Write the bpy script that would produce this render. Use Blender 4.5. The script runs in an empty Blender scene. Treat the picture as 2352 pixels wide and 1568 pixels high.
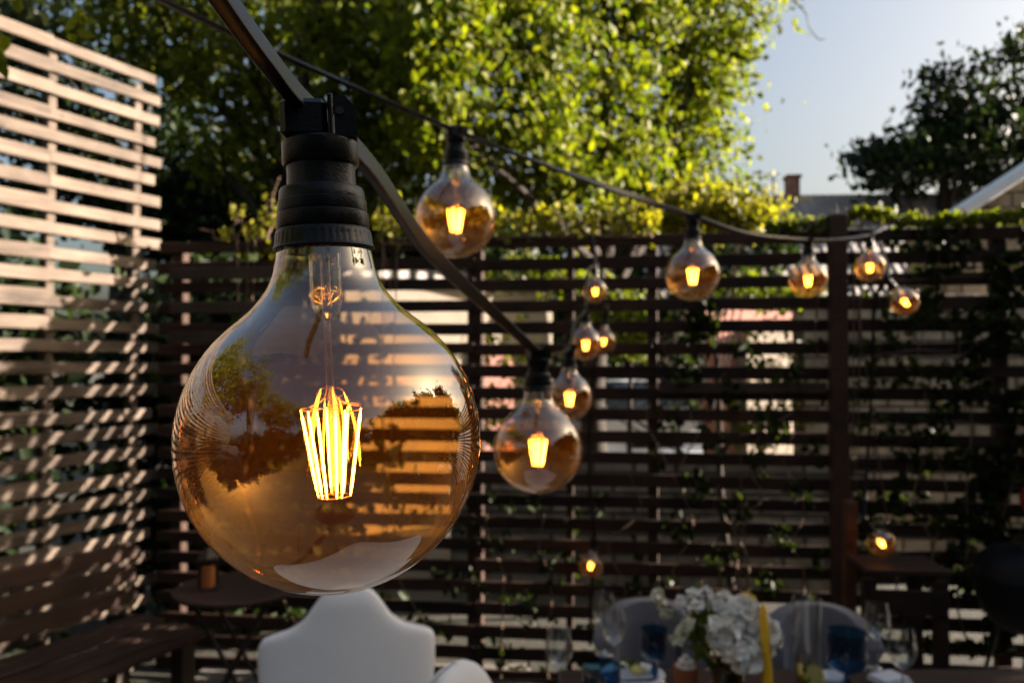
import bpy, math, random
import numpy as np
from mathutils import Vector, Matrix, Euler
rnd = random.Random(7); NR = np.random.default_rng(11)
S = bpy.context.scene
COL = S.collection
R = math.radians
# ------------------------------------------------------------------ camera, sky, sun, exposure
CAMZ = 1.75; PITCH = R(1.34); F = 1829.0          # F: focal length in 2352-wide picture units
cam = bpy.data.objects.new('camera', bpy.data.cameras.new('camera')); COL.objects.link(cam)
cam.location = (0, 0, CAMZ); cam.rotation_euler = (R(90)+PITCH, 0, 0)
cam.data.sensor_width = 36; cam.data.lens = 28; cam.data.clip_start = 0.02; cam.data.clip_end = 2000
cam.data.dof.use_dof = True; cam.data.dof.focus_distance = 0.285; cam.data.dof.aperture_fstop = 15
S.camera = cam
SUN_AZ, SUN_EL = R(83), R(15.5)                      # azimuth measured from +Y towards +X
W = bpy.data.worlds.new('World'); S.world = W; W.use_nodes = True
wn = W.node_tree.nodes; wl = W.node_tree.links
sky = wn.new('ShaderNodeTexSky'); sky.sky_type = 'NISHITA'; sky.sun_disc = False
sky.sun_elevation = SUN_EL; sky.sun_rotation = SUN_AZ; sky.air_density = 1.0; sky.dust_density = 7.5; sky.ozone_density = 1.0
wl.new(sky.outputs[0], wn['Background'].inputs[0]); wn['Background'].inputs[1].default_value = 0.05
sl = bpy.data.lights.new('sun', 'SUN'); sl.energy = 5.0; sl.angle = R(0.5); sl.color = (1.0, .87, .76)
sun = bpy.data.objects.new('sun', sl); COL.objects.link(sun)
sdir = Vector((math.sin(SUN_AZ)*math.cos(SUN_EL), math.cos(SUN_AZ)*math.cos(SUN_EL), math.sin(SUN_EL)))
sun.rotation_euler = sdir.to_track_quat('Z', 'Y').to_euler(); sun.location = (20, 5, 20)
S.view_settings.view_transform = 'Standard'; S.view_settings.look = 'None'
S.view_settings.exposure = 2.48; S.view_settings.gamma = 1.0
S.render.engine = 'CYCLES'
cy = S.cycles
cy.use_denoising = True; cy.max_bounces = 10; cy.diffuse_bounces = 3; cy.glossy_bounces = 5
cy.transmission_bounces = 8; cy.transparent_max_bounces = 28; cy.sample_clamp_indirect = 6.0
cy.caustics_reflective = False; cy.caustics_refractive = False

def U(px, py, Y):                                  # picture position (2352 wide) at distance Y in front of the camera
    u = (px-1176)/F; v = (784-py)/F
    d = Vector((u, math.cos(PITCH)-v*math.sin(PITCH), math.sin(PITCH)+v*math.cos(PITCH)))
    return Vector((0, 0, CAMZ)) + d*(Y/d.y)

# ------------------------------------------------------------------ helpers
def tag(o, label=None, cat=None, group=None, kind=None):
    if label: o['label'] = label
    if cat: o['category'] = cat
    if group: o['group'] = group
    if kind: o['kind'] = kind
    return o
def empty(name, loc=(0, 0, 0), rz=0, label=None, cat=None, group=None, kind=None):
    o = bpy.data.objects.new(name, None); COL.objects.link(o)
    o.location = loc; o.rotation_euler = (0, 0, rz); o.empty_display_size = .05
    return tag(o, label, cat, group, kind)
KIDS = {}
class MB:
    def __init__(s): s.v = []; s.f = []
    def add(s, vs, fs):
        n = len(s.v); s.v += [tuple(p) for p in vs]; s.f += [tuple(i+n for i in q) for q in fs]; return s
    def box(s, c, size, m=None, bev=0.0):
        hx, hy, hz = size[0]/2, size[1]/2, size[2]/2
        c = Vector(c); m = m or Matrix.Identity(3)
        b = min(bev, hx*.9, hy*.9, hz*.9)
        if b <= 0:
            vs = [c + m@Vector((x*hx, y*hy, z*hz)) for x in (-1, 1) for y in (-1, 1) for z in (-1, 1)]
            return s.add(vs, [(0, 1, 3, 2), (4, 6, 7, 5), (0, 4, 5, 1), (2, 3, 7, 6), (0, 2, 6, 4), (1, 5, 7, 3)])
        idx = {}; vs = []
        for x in (-1, 1):
            for y in (-1, 1):
                for z in (-1, 1):
                    for a in range(3):
                        p = Vector((x*(hx-b*(a != 0)), y*(hy-b*(a != 1)), z*(hz-b*(a != 2))))
                        idx[(x, y, z, a)] = len(vs); vs.append(c+m@p)
        fs = []
        for a in range(3):
            o1, o2 = [k for k in range(3) if k != a]
            for sgn in (-1, 1):
                q = []
                for (p1, p2) in ((-1, -1), (1, -1), (1, 1), (-1, 1)):
                    k = [0, 0, 0]; k[a] = sgn; k[o1] = p1; k[o2] = p2; q.append(idx[(*k, a)])
                fs.append(q if (sgn > 0) != (a == 1) else q[::-1])
        for a in range(3):
            o1, o2 = [k for k in range(3) if k != a]
            for p1 in (-1, 1):
                for p2 in (-1, 1):
                    def K(sg, ax):
                        k = [0, 0, 0]; k[a] = sg; k[o1] = p1; k[o2] = p2; return idx[(*k, ax)]
                    fs.append((K(-1, o1), K(1, o1), K(1, o2), K(-1, o2)))
        for x in (-1, 1):
            for y in (-1, 1):
                for z in (-1, 1): fs.append((idx[(x, y, z, 0)], idx[(x, y, z, 1)], idx[(x, y, z, 2)]))
        return s.add(vs, fs)
    def tube(s, pts, rad, n=8, cap=True, flat=None, twist=None):
        pts = [Vector(p) for p in pts]; N = len(pts)
        rr = rad if isinstance(rad, (list, tuple)) else [rad]*N
        up = Vector((0, 0, 1)); vs = []
        prev = None
        for i, p in enumerate(pts):
            t = (pts[min(i+1, N-1)]-pts[max(i-1, 0)]).normalized()
            if prev is None:
                a = t.cross(up);  a = t.cross(Vector((0, 1, 0))) if a.length < .05 else a
                a.normalize()
            else:
                a = prev - t*prev.dot(t); a.normalize()
            prev = a; b = t.cross(a)
            tw = twist[i] if twist else 0.0
            for k in range(n):
                th = 2*math.pi*k/n
                x, y = math.cos(th), math.sin(th)
                if flat: x, y = math.copysign(abs(x)**.3, x)*flat[0], math.copysign(abs(y)**.3, y)*flat[1]
                x, y = x*math.cos(tw)-y*math.sin(tw), x*math.sin(tw)+y*math.cos(tw)
                vs.append(p + a*(x*rr[i]) + b*(y*rr[i]))
        fs = [(i*n+k, i*n+(k+1) % n, (i+1)*n+(k+1) % n, (i+1)*n+k) for i in range(N-1) for k in range(n)]
        if cap: fs += [tuple(range(n))[::-1], tuple((N-1)*n+k for k in range(n))]
        return s.add(vs, fs)
    def lathe(s, prof, n=32, c=(0, 0, 0), m=None, sx=1, sy=1, wob=None):
        c = Vector(c); m = m or Matrix.Identity(3); vs = []; fs = []; rows = []
        for (r, z) in prof:
            if r < 1e-6: rows.append([len(vs)]); vs.append(c+m@Vector((0, 0, z)))
            else:
                row = []
                for k in range(n):
                    th = 2*math.pi*k/n; q = r*(1+(wob(th, z) if wob else 0))
                    row.append(len(vs)); vs.append(c+m@Vector((q*math.cos(th)*sx, q*math.sin(th)*sy, z)))
                rows.append(row)
        for a, b in zip(rows, rows[1:]):
            for k in range(n):
                k2 = (k+1) % n
                if len(a) == 1 and len(b) == 1: continue
                if len(a) == 1: fs.append((a[0], b[k2], b[k]))
                elif len(b) == 1: fs.append((a[k], a[k2], b[0]))
                else: fs.append((a[k], a[k2], b[k2], b[k]))
        return s.add(vs, fs)
    def leaves(s, c, nrm, size, n=None):
        pass
    def build(s, name, mat, parent=None, smooth=False, world=False):
        me = bpy.data.meshes.new(name)
        v = s.v
        if world and parent is not None:
            mi = parent.matrix_basis.inverted(); v = [mi@Vector(p) for p in v]
        me.from_pydata([tuple(p) for p in v], [], s.f); me.update()
        if smooth:
            me.polygons.foreach_set('use_smooth', [True]*len(me.polygons))
            if smooth is not True: me.set_sharp_from_angle(angle=R(smooth))
        me.materials.append(mat)
        return link(name, me, parent)
def link(name, me, parent=None):
    o = bpy.data.objects.new(name, me); COL.objects.link(o)
    if parent is not None: o.parent = parent; KIDS.setdefault(parent.name, []).append(o)
    return o
def copy_tree(o, parent=None):
    c = o.copy(); COL.objects.link(c)
    if parent is not None: c.parent = parent
    KIDS[c.name] = []
    for ch in KIDS.get(o.name, []): KIDS[c.name].append(copy_tree(ch, c))
    return c
def crom(pts, per=8):                              # Catmull-Rom through points of any dimension
    P = [np.array(p, float) for p in pts]; P = [2*P[0]-P[1]]+P+[2*P[-1]-P[-2]]; out = []
    for i in range(1, len(P)-2):
        for k in range(per):
            t = k/per
            out.append(.5*((2*P[i])+(-P[i-1]+P[i+1])*t+(2*P[i-1]-5*P[i]+4*P[i+1]-P[i+2])*t*t+(-P[i-1]+3*P[i]-3*P[i+1]+P[i+2])*t**3))
    out.append(P[-2]); return [tuple(p) for p in out]
def leaf_mesh(name, C, size, mat, parent=None, up=.3, asp=.62, jit=.35, droop=0.0, bias=(0, 0, 0)):
    """C: (n,3) leaf centres in world space; every leaf is a folded six-point blade of its own"""
    n = len(C); C = np.array(C, float)
    if parent is not None:
        mi = np.array(parent.matrix_basis.inverted()); C = C@mi[:3, :3].T+mi[:3, 3]
    nr = NR.normal(size=(n, 3)); nr[:, 2] = nr[:, 2]*.8+up; nr += np.array(bias); nr /= np.linalg.norm(nr, axis=1)[:, None]
    a = NR.normal(size=(n, 3)); a[:, 2] -= droop; a -= nr*(a*nr).sum(1)[:, None]; a /= np.linalg.norm(a, axis=1)[:, None]
    b = np.cross(nr, a); L = (size*(1+NR.uniform(-jit, jit, n)))[:, None]; w = L*asp/2
    V = np.empty((n, 6, 3))
    V[:, 0] = C-a*L*.5; V[:, 3] = C+a*L*.5-nr*L*.12
    V[:, 1] = C-a*L*.22+b*w+nr*L*.10; V[:, 2] = C+a*L*.16+b*w*.85+nr*L*.08
    V[:, 5] = C-a*L*.22-b*w+nr*L*.10; V[:, 4] = C+a*L*.16-b*w*.85+nr*L*.08
    me = bpy.data.meshes.new(name)
    me.vertices.add(n*6); me.vertices.foreach_set('co', V.ravel())
    q = np.array([[0, 1, 2, 3], [0, 3, 4, 5]]); I = (np.arange(n)[:, None, None]*6+q[None]).ravel()
    me.loops.add(n*8); me.loops.foreach_set('vertex_index', I.astype(np.int32))
    me.polygons.add(n*2); me.polygons.foreach_set('loop_start', np.arange(0, n*8, 4, dtype=np.int32))
    me.update(calc_edges=True); me.validate(); me.materials.append(mat)
    return link(name, me, parent)

# ------------------------------------------------------------------ materials
MATS = {}
class NT:
    def __init__(s, name):
        s.m = bpy.data.materials.new(name); s.m.use_nodes = True; s.t = s.m.node_tree; s.t.nodes.clear()
        s.out = s.n('ShaderNodeOutputMaterial')
    def n(s, t, ins=None, **kw):
        nd = s.t.nodes.new(t)
        for k, v in kw.items(): setattr(nd, k, v)
        for k, v in (ins or {}).items():
            if hasattr(v, 'is_linked') or isinstance(v, bpy.types.NodeSocket): s.t.links.new(v, nd.inputs[k])
            else: nd.inputs[k].default_value = v
        return nd
    def end(s, sh): s.t.links.new(sh.outputs[0], s.out.inputs[0]); return s.m
    def ramp(s, fac, stops):
        r = s.n('ShaderNodeValToRGB', {0: fac}); e = r.color_ramp.elements
        while len(e) < len(stops): e.new(.5)
        for el, (p, c) in zip(e, stops): el.position = p; el.color = (*c, 1)
        return r.outputs[0]
    def coord(s, scale=(1, 1, 1), kind='Object'):
        tc = s.n('ShaderNodeTexCoord'); mp = s.n('ShaderNodeMapping', {0: tc.outputs[kind]}); mp.inputs['Scale'].default_value = scale
        return mp.outputs[0]
def c4(c): return (*c, 1)
def plain(name, col, rough=.5, metal=0, spec=.5, bump=0, bscale=40, var=.25, vscale=6, coat=0, sheen=0):
    t = NT(name); co = t.coord()
    nz = t.n('ShaderNodeTexNoise', {'Vector': co, 'Scale': vscale, 'Detail': 5.0, 'Roughness': .6})
    cr = t.ramp(nz.outputs[0], [(.25, tuple(x*(1-var) for x in col)), (.75, tuple(min(1, x*(1+var)) for x in col))])
    p = t.n('ShaderNodeBsdfPrincipled', {'Base Color': cr, 'Roughness': rough, 'Metallic': metal, 'Specular IOR Level': spec, 'Coat Weight': coat, 'Sheen Weight': sheen})
    if bump:
        n2 = t.n('ShaderNodeTexNoise', {'Vector': co, 'Scale': bscale, 'Detail': 4.0})
        b = t.n('ShaderNodeBump', {'Height': n2.outputs[0], 'Strength': bump, 'Distance': .01}); t.t.links.new(b.outputs[0], p.inputs['Normal'])
    return t.end(p)
def wood(name, dark, light, rough=.7, bump=.35):
    t = NT(name); geo = t.n('ShaderNodeNewGeometry')
    tc = t.n('ShaderNodeTexCoord'); off = t.n('ShaderNodeVectorMath', {0: tc.outputs['Object'], 1: (1, 1, 1)}, operation='ADD')
    sc = t.n('ShaderNodeVectorMath', {0: geo.outputs['Random Per Island'], 1: (17.0, 9.0, 5.0)}, operation='MULTIPLY')
    ad = t.n('ShaderNodeVectorMath', {0: off.outputs[0], 1: sc.outputs[0]}, operation='ADD')
    mp = t.n('ShaderNodeMapping', {0: ad.outputs[0]}); mp.inputs['Scale'].default_value = (2.2, 28, 28)
    n1 = t.n('ShaderNodeTexNoise', {'Vector': mp.outputs[0], 'Scale': 2.0, 'Detail': 8.0, 'Roughness': .65, 'Distortion': .6})
    n2 = t.n('ShaderNodeTexNoise', {'Vector': ad.outputs[0], 'Scale': 3.5, 'Detail': 4.0})
    mx = t.n('ShaderNodeMath', {0: n1.outputs[0], 1: n2.outputs[0]}, operation='ADD')
    m2 = t.n('ShaderNodeMath', {0: mx.outputs[0], 1: geo.outputs['Random Per Island'], 2: -.25}, operation='MULTIPLY_ADD')
    m3 = t.n('ShaderNodeMath', {0: geo.outputs['Random Per Island'], 1: .42, 2: mx.outputs[0]}, operation='MULTIPLY_ADD')
    col = t.ramp(t.n('ShaderNodeMath', {0: m3.outputs[0], 1: .45}, operation='MULTIPLY').outputs[0], [(.38, dark), (.74, light)])
    kn = t.n('ShaderNodeTexVoronoi', {'Vector': ad.outputs[0], 'Scale': 3.2}); 
    kr = t.ramp(kn.outputs['Distance'], [(.03, (.25, .2, .16)), (.09, (1, 1, 1))])
    cm = t.n('ShaderNodeMixRGB', {0: .6, 1: col, 2: kr}, blend_type='MULTIPLY')
    p = t.n('ShaderNodeBsdfPrincipled', {'Base Color': cm.outputs[0], 'Roughness': rough, 'Specular IOR Level': .25})
    b = t.n('ShaderNodeBump', {'Height': n1.outputs[0], 'Strength': bump, 'Distance': .01}); t.t.links.new(b.outputs[0], p.inputs['Normal'])
    return t.end(p)
def leafmat(name, a, b, trans=.5, gloss=.12):
    t = NT(name); geo = t.n('ShaderNodeNewGeometry')
    col = t.ramp(geo.outputs['Random Per Island'], [(0, a), (.6, tuple((x+y)/2 for x, y in zip(a, b))), (1, b)])
    tcol = t.n('ShaderNodeMixRGB', {0: 1.0, 1: col, 2: (1.45, 1.55, .5, 1)}, blend_type='MULTIPLY')
    d = t.n('ShaderNodeBsdfPrincipled', {'Base Color': col, 'Roughness': .45, 'Specular IOR Level': gloss})
    tr = t.n('ShaderNodeBsdfTranslucent', {0: tcol.outputs[0]})
    return t.end(t.n('ShaderNodeMixShader', {0: trans, 1: d.outputs[0], 2: tr.outputs[0]}))
def thin_glass(name, tint, f0=.05, rough=0.0, top=None, trans=None, tw=0.0, zr=(.02, .075), rtint=(1, 1, 1), streak=0.0):
    """thin blown glass: see-through coat plus mirror-like reflection rising at grazing angles"""
    t = NT(name); lw = t.n('ShaderNodeLayerWeight', {0: .5})
    pw = t.n('ShaderNodeMath', {0: lw.outputs['Facing'], 1: 2.8}, operation='POWER')
    fac = t.n('ShaderNodeMath', {0: pw.outputs[0], 1: 1-f0, 2: f0}, operation='MULTIPLY_ADD', use_clamp=True)
    col = c4(tint)
    if top:
        tc = t.n('ShaderNodeTexCoord'); sp = t.n('ShaderNodeSeparateXYZ', {0: tc.outputs['Object']})
        mr = t.n('ShaderNodeMapRange', {0: sp.outputs[2], 1: zr[0], 2: zr[1]})
        col = t.n('ShaderNodeMixRGB', {0: mr.outputs[0], 1: c4(tint), 2: c4(top)}).outputs[0]
    tp = t.n('ShaderNodeBsdfTransparent', {0: col}); gl = t.n('ShaderNodeBsdfGlossy', {0: c4(rtint), 'Roughness': rough})
    base = tp
    if tw:
        tl = t.n('ShaderNodeBsdfTranslucent', {0: c4(trans)})
        fw = tw
        if top: fw = t.n('ShaderNodeMath', {0: mr.outputs[0], 1: -tw*.8, 2: tw}, operation='MULTIPLY_ADD').outputs[0]
        base = t.n('ShaderNodeMixShader', {0: fw, 1: tp.outputs[0], 2: tl.outputs[0]})
    mx = t.n('ShaderNodeMixShader', {0: fac.outputs[0], 1: base.outputs[0], 2: gl.outputs[0]})
    if streak and top:
        sn = t.n('ShaderNodeTexNoise', {'Vector': t.coord((1, 1, .5)), 'Scale': 34.0, 'Detail': 6.0, 'Roughness': .7})
        sr = t.n('ShaderNodeMapRange', {0: sn.outputs[0], 1: .52, 2: .78, 3: 0.0, 4: .11}); t.t.links.new(sr.outputs[0], gl.inputs['Roughness'])
    if streak:
        co = t.coord((1, 1, .25)); nz = t.n('ShaderNodeTexNoise', {'Vector': co, 'Scale': 22.0, 'Detail': 2.0})
        b = t.n('ShaderNodeBump', {'Height': nz.outputs[0], 'Strength': streak, 'Distance': .002}); t.t.links.new(b.outputs[0], gl.inputs['Normal'])
    return t.end(mx)
def emit(name, col, st):
    t = NT(name); return t.end(t.n('ShaderNodeEmission', {0: c4(col), 1: st}))
def brickmat(name, a, b, mortar, scale, bw=.5, bh=.25, ms=.02):
    t = NT(name); co = t.coord(); sp = t.n('ShaderNodeSeparateXYZ', {0: co}); cb = t.n('ShaderNodeCombineXYZ', {0: sp.outputs[0], 1: sp.outputs[2]})
    br = t.n('ShaderNodeTexBrick', {'Vector': cb.outputs[0], 'Color1': c4(a), 'Color2': c4(b), 'Mortar': c4(mortar), 'Scale': scale, 'Mortar Size': ms, 'Brick Width': bw, 'Row Height': bh})
    nz = t.n('ShaderNodeTexNoise', {'Vector': co, 'Scale': 5.0, 'Detail': 6.0}); nr = t.ramp(nz.outputs[0], [(.3, (.45, .45, .45)), (.7, (1.2, 1.2, 1.2))])
    cm = t.n('ShaderNodeMixRGB', {0: 1.0, 1: br.outputs[0], 2: nr}, blend_type='MULTIPLY')
    p = t.n('ShaderNodeBsdfPrincipled', {'Base Color': cm.outputs[0], 'Roughness': .9})
    b_ = t.n('ShaderNodeBump', {'Height': nz.outputs[0], 'Strength': .6, 'Distance': .05}); t.t.links.new(b_.outputs[0], p.inputs['Normal'])
    return t.end(p)

M = dict(
    pale_wood=wood('sun bleached timber', (.026, .017, .011), (.165, .122, .086)),
    dark_wood=wood('brown stained timber', (.005, .0024, .0015), (.058, .027, .0135)),
    post_wood=wood('post timber', (.02, .010, .006), (.075, .040, .025)),
    grey_wood=wood('weathered grey timber', (.02, .014, .010), (.09, .062, .045)),
    honey_wood=wood('oiled timber', (.05, .02, .008), (.16, .065, .025)),
    black_plastic=plain('black socket rubber', (.003, .003, .0035), .30, spec=.24, bump=.08, bscale=900, var=.15, vscale=60),
    cable=plain('cable rubber', (.006, .003, .002), .42, spec=.22, bump=.05, bscale=300, var=.2, vscale=30),
    amber=thin_glass('amber lamp glass', (.86, .595, .285), .12, top=(.94, .91, .85), trans=(.95, .38, .05), tw=.024, rtint=(1, .95, .87), streak=.04),
    clear=thin_glass('clear glass', (.86, .88, .88), .14), stemglass=thin_glass('stem glass', (.90, .87, .80), .20, streak=.15),
    brass=plain('brass', (.75, .40, .14), .25, 1, var=.1), wire=plain('copper wire', (.55, .33, .14), .3, 1, var=.1),
    fil=emit('glowing filament', (1.0, .42, .060), 13.0),
    bark=plain('bark', (.028, .020, .014), .95, bump=1.0, bscale=14, var=.5), twig=plain('twig', (.16, .10, .06), .8, var=.3, vscale=20),
    leaf_bright=leafmat('yellow green leaf', (.040, .066, .006), (.19, .20, .014), .5),
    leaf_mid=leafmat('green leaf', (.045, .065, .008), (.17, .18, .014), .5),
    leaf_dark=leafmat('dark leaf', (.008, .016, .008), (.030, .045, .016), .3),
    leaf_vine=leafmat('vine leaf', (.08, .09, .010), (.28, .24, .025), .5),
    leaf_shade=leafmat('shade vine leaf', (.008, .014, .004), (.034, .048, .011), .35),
    white_cloth=plain('white stretch cloth', (.84, .83, .82), .8, var=.04, vscale=2.5, bump=.5, bscale=6, sheen=.2), linen=plain('linen', (.66, .65, .66), .9, var=.05, bump=.1, bscale=300),
    grey_velvet=plain('grey velvet', (.13, .12, .13), .85, var=.12, sheen=.5), navy=plain('navy leather', (.012, .018, .035), .5, var=.2),
    petal=plain('white petal', (.90, .86, .77), .7, var=.08, vscale=30), petal_c=plain('cream petal', (.74, .70, .52), .7, var=.12, vscale=30),
    green_stem=plain('green stem', (.04, .08, .02), .6), wax=plain('orange yellow wax', (.95, .52, .015), .45, var=.06, coat=.2),
    lemon=plain('lemon peel', (.80, .55, .03), .4, var=.1, bump=.3, bscale=200), lemon_in=plain('lemon flesh', (.85, .70, .22), .35, var=.15, vscale=60),
    terracotta=plain('terracotta', (.34, .11, .045), .8, var=.2), marsh=plain('pale sweets', (.78, .68, .60), .8, var=.1, vscale=40),
    amberv=thin_glass('amber vase glass', (.85, .55, .10), .06), bluev=thin_glass('deep blue pressed glass', (.10, .28, .46), .07, streak=.9),
    black_metal=plain('black enamel', (.005, .006, .007), .5, spec=.2, var=.3), dark_metal=plain('dark iron', (.03, .024, .02), .5, .5, var=.3),
    red=plain('red enamel', (.30, .022, .012), .25, var=.15), orange=plain('orange glazed', (.42, .13, .03), .5, var=.2),
    plaster=plain('cream plaster', (.27, .225, .17), .9, var=.22, vscale=2.5, bump=.4, bscale=8), pink=plain('pink render', (.36, .165, .125), .9, var=.15, vscale=3),
    stone=brickmat('rough stone blocks', (.20, .18, .155), (.34, .30, .255), (.07, .062, .055), 1.6, .5, .24, .03),
    stone_w=brickmat('warm stone blocks', (.30, .235, .17), (.46, .38, .28), (.10, .08, .06), 2.2, .5, .3, .03),
    brick=brickmat('red brick', (.36, .13, .07), (.46, .20, .11), (.25, .2, .16), 4, .5, .25, .03),
    roof=None, tarp=plain('car paint white', (.62, .66, .72), .25, var=.05, coat=.5), glassdark=plain('dark window glass', (.01, .012, .015), .08),
    rubber=plain('tyre rubber', (.02, .02, .02), .8), white_paint=plain('white painted board', (.72, .73, .76), .6, var=.1),
    ground=plain('trodden earth and gravel', (.032, .030, .020), .95, var=.5, vscale=1.2, bump=.8, bscale=30),
    slab=plain('stone paving', (.13, .115, .10), .8, var=.35, vscale=3, bump=.3), plate=plain('white china', (.74, .75, .77), .2, var=.02),
)
t = NT('grey tile roof'); co = t.coord(); wv = t.n('ShaderNodeTexWave', {'Vector': co, 'Scale': 1.6, 'Distortion': .6, 'Detail': 2.0}, wave_type='BANDS', bands_direction='X')
w2 = t.n('ShaderNodeTexNoise', {'Vector': co, 'Scale': 2.0, 'Detail': 6.0}); cc = t.ramp(w2.outputs[0], [(.3, (.20, .18, .165)), (.7, (.38, .34, .30))])
p = t.n('ShaderNodeBsdfPrincipled', {'Base Color': cc, 'Roughness': .9}); b = t.n('ShaderNodeBump', {'Height': wv.outputs[0], 'Strength': .7, 'Distance': .06}); t.t.links.new(b.outputs[0], p.inputs['Normal'])
M['roof'] = t.end(p)

# ------------------------------------------------------------------ the setting
g = MB()
for i in range(2):
    pass
g.add([(-400, -400, 0), (400, -400, 0), (400, 400, 0), (-400, 400, 0)], [(0, 1, 2, 3)])
tag(g.build('ground', M['ground']), kind='structure')
pv = MB()
for i in range(14):
    for j in range(20):
        x = -3.6+i*.62; y = -5.4+j*.5
        if y > 4.36-.114*x-.3 or x < (y-4.6)*.51-1.9: continue
        pv.box((x+.3, y+.24, .012), (.60, .48, .028), bev=.006)
tag(pv.build('patio', M['slab']), kind='structure')

# ------------------------------------------------------------------ slatted fences
CORNER = Vector((-2.08, 4.6, 0))
def fence(name, loc, rz, length, ztop, pitch, sw, label, mat, pmat, posts, post_h=None, z0=.08, x0=0, ragged=0.0, seam=None, skip=(), thick=.022, postdepth=.045, postw=.05, front=False, zrag=.0):
    root = empty(name, loc, rz, label, 'fence'); mb = MB(); n = int((ztop-z0)/pitch)
    for k in range(n+1):
        z = ztop-sw/2-k*pitch
        if k in skip: continue
        segs = [(x0-rnd.uniform(0, ragged), length+rnd.uniform(-ragged, ragged))]
        if seam:
            cut = [segs[0][0]]+[s+rnd.uniform(-.004, .004) for s in seam]+[segs[0][1]]
            segs = [(a+.002, b-.002) for a, b in zip(cut, cut[1:])]
        for a, b in segs:
            tilt = rnd.gauss(0, .0035)+zrag*rnd.gauss(0, 1); dz = rnd.gauss(0, .003)
            m = Matrix.Rotation(tilt, 3, 'Y')@Matrix.Rotation(rnd.gauss(0, .03), 3, 'X')
            mb.box(((a+b)/2, rnd.gauss(0, .0015), z+dz), (b-a, thick, sw*rnd.uniform(.94, 1.04)), m, .004)
    mb.build('slat_panel', mat, root)
    for (px, w, d, h, fr) in posts:
        yb = -(thick/2+d/2+.004) if fr else (thick/2+d/2+.004)
        pb = MB(); pb.box((px, yb, h/2), (w, d, h), Matrix.Rotation(rnd.gauss(0, .004), 3, 'Y'), .006)
        pb.build('post', pmat, root)
    return root
# left fence: local x runs to the corner
LF_LEN = 8.2
lf = fence('slatted_fence', CORNER-Vector((.454, .891, 0))*LF_LEN, R(63), LF_LEN+.03, 3.41, .1195, .060,
      'tall pale slatted timber screen on the left, sunlit above and striped with shadow below', M['pale_wood'], M['pale_wood'],
      [(LF_LEN-x, .05, .06, 3.33, False) for x in (.10, .60, 1.35, 2.2, 3.2, 4.3, 5.5, 6.7, 7.9)], ragged=.03, seam=[LF_LEN-.62, LF_LEN-3.0, LF_LEN-5.6])
LB = 10.5
def bx(px):                                         # x along the back fence that stands at picture column px
    u = (px-1176)/F; y = (4.363)/(1+.114*u); return (u*y+2.08)/.9935
bf = fence('slatted_fence', CORNER+Vector((.02, -.02, 0)), R(-6.5), LB, 2.43, .1175, .066,
      'long dark brown slatted timber fence across the back of the garden', M['dark_wood'], M['post_wood'],
      [(bx(400), .07, .07, 2.40, False), (bx(1082), .085, .07, 2.36, False), (bx(1300), .04, .03, 2.36, False), (bx(1490), .055, .07, 2.40, False),
       (bx(1905), .085, .085, 2.50, True), (bx(2290), .07, .07, 2.4, False), (6.4, .08, .08, 2.5, True), (8.4, .08, .08, 2.5, False)],
      x0=.03, seam=[bx(1082), bx(1905), 6.4], zrag=.001)
# lighter top board of back fence and one pale plank nailed on
c1 = MB(); a_ = bx(1500); b_ = bx(1882); c1.box(((a_+b_)/2, -.030, U(0, 890, 4.2).z), (b_-a_, .02, .06), Matrix.Rotation(-.004, 3, 'Y'), .004)
c1.build('pale_plank', M['grey_wood'], bf)
for (xa, xb, py, zz) in ((bx(392), bx(640), 628, .09), (bx(392), bx(700), 706, .085), (bx(392), bx(690), 775, .085)):
    cc_ = MB(); cc_.box(((xa+xb)/2, -.032, U(0, py, 4.5).z), (xb-xa, .018, .07), None, .004); cc_.build('nailed_board', M['grey_wood'], bf)
# fences closing the garden on the right and behind
rf = fence('slatted_fence', (4.6, -5.2, 0), R(84), 6.4, 2.5, .1175, .085,
      'dark slatted fence beyond the right edge of the picture', M['dark_wood'], M['post_wood'], [(x, .08, .08, 2.6, False) for x in (.2, 2, 4, 6)])
kf = fence('slatted_fence', (4.6, -5.3, 0), R(180), 10.4, 2.3, .12, .072,
      'brown slatted fence behind the viewer, seen only mirrored in the glass bulbs', M['dark_wood'], M['post_wood'], [(x, .08, .08, 2.4, False) for x in (.2, 2.5, 5, 7.5, 10)])

# ------------------------------------------------------------------ string light cables
def cable(label, pts, radii, flat=None, twist=None, per=10, n=10):
    mb = MB(); mb.tube(crom(pts, per), crom_r(radii, per), n, flat=flat, twist=crom_r(twist, per) if twist else None)
    o = mb.build('string_light_cable', M['cable'], smooth=28); return tag(o, label, 'cable', 'string light cables')
def crom_r(r, per):
    if isinstance(r, (int, float)): return r
    out = []
    for a, b in zip(r, r[1:]): out += [a+(b-a)*k/per for k in range(per)]
    return out+[r[-1]]
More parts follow.
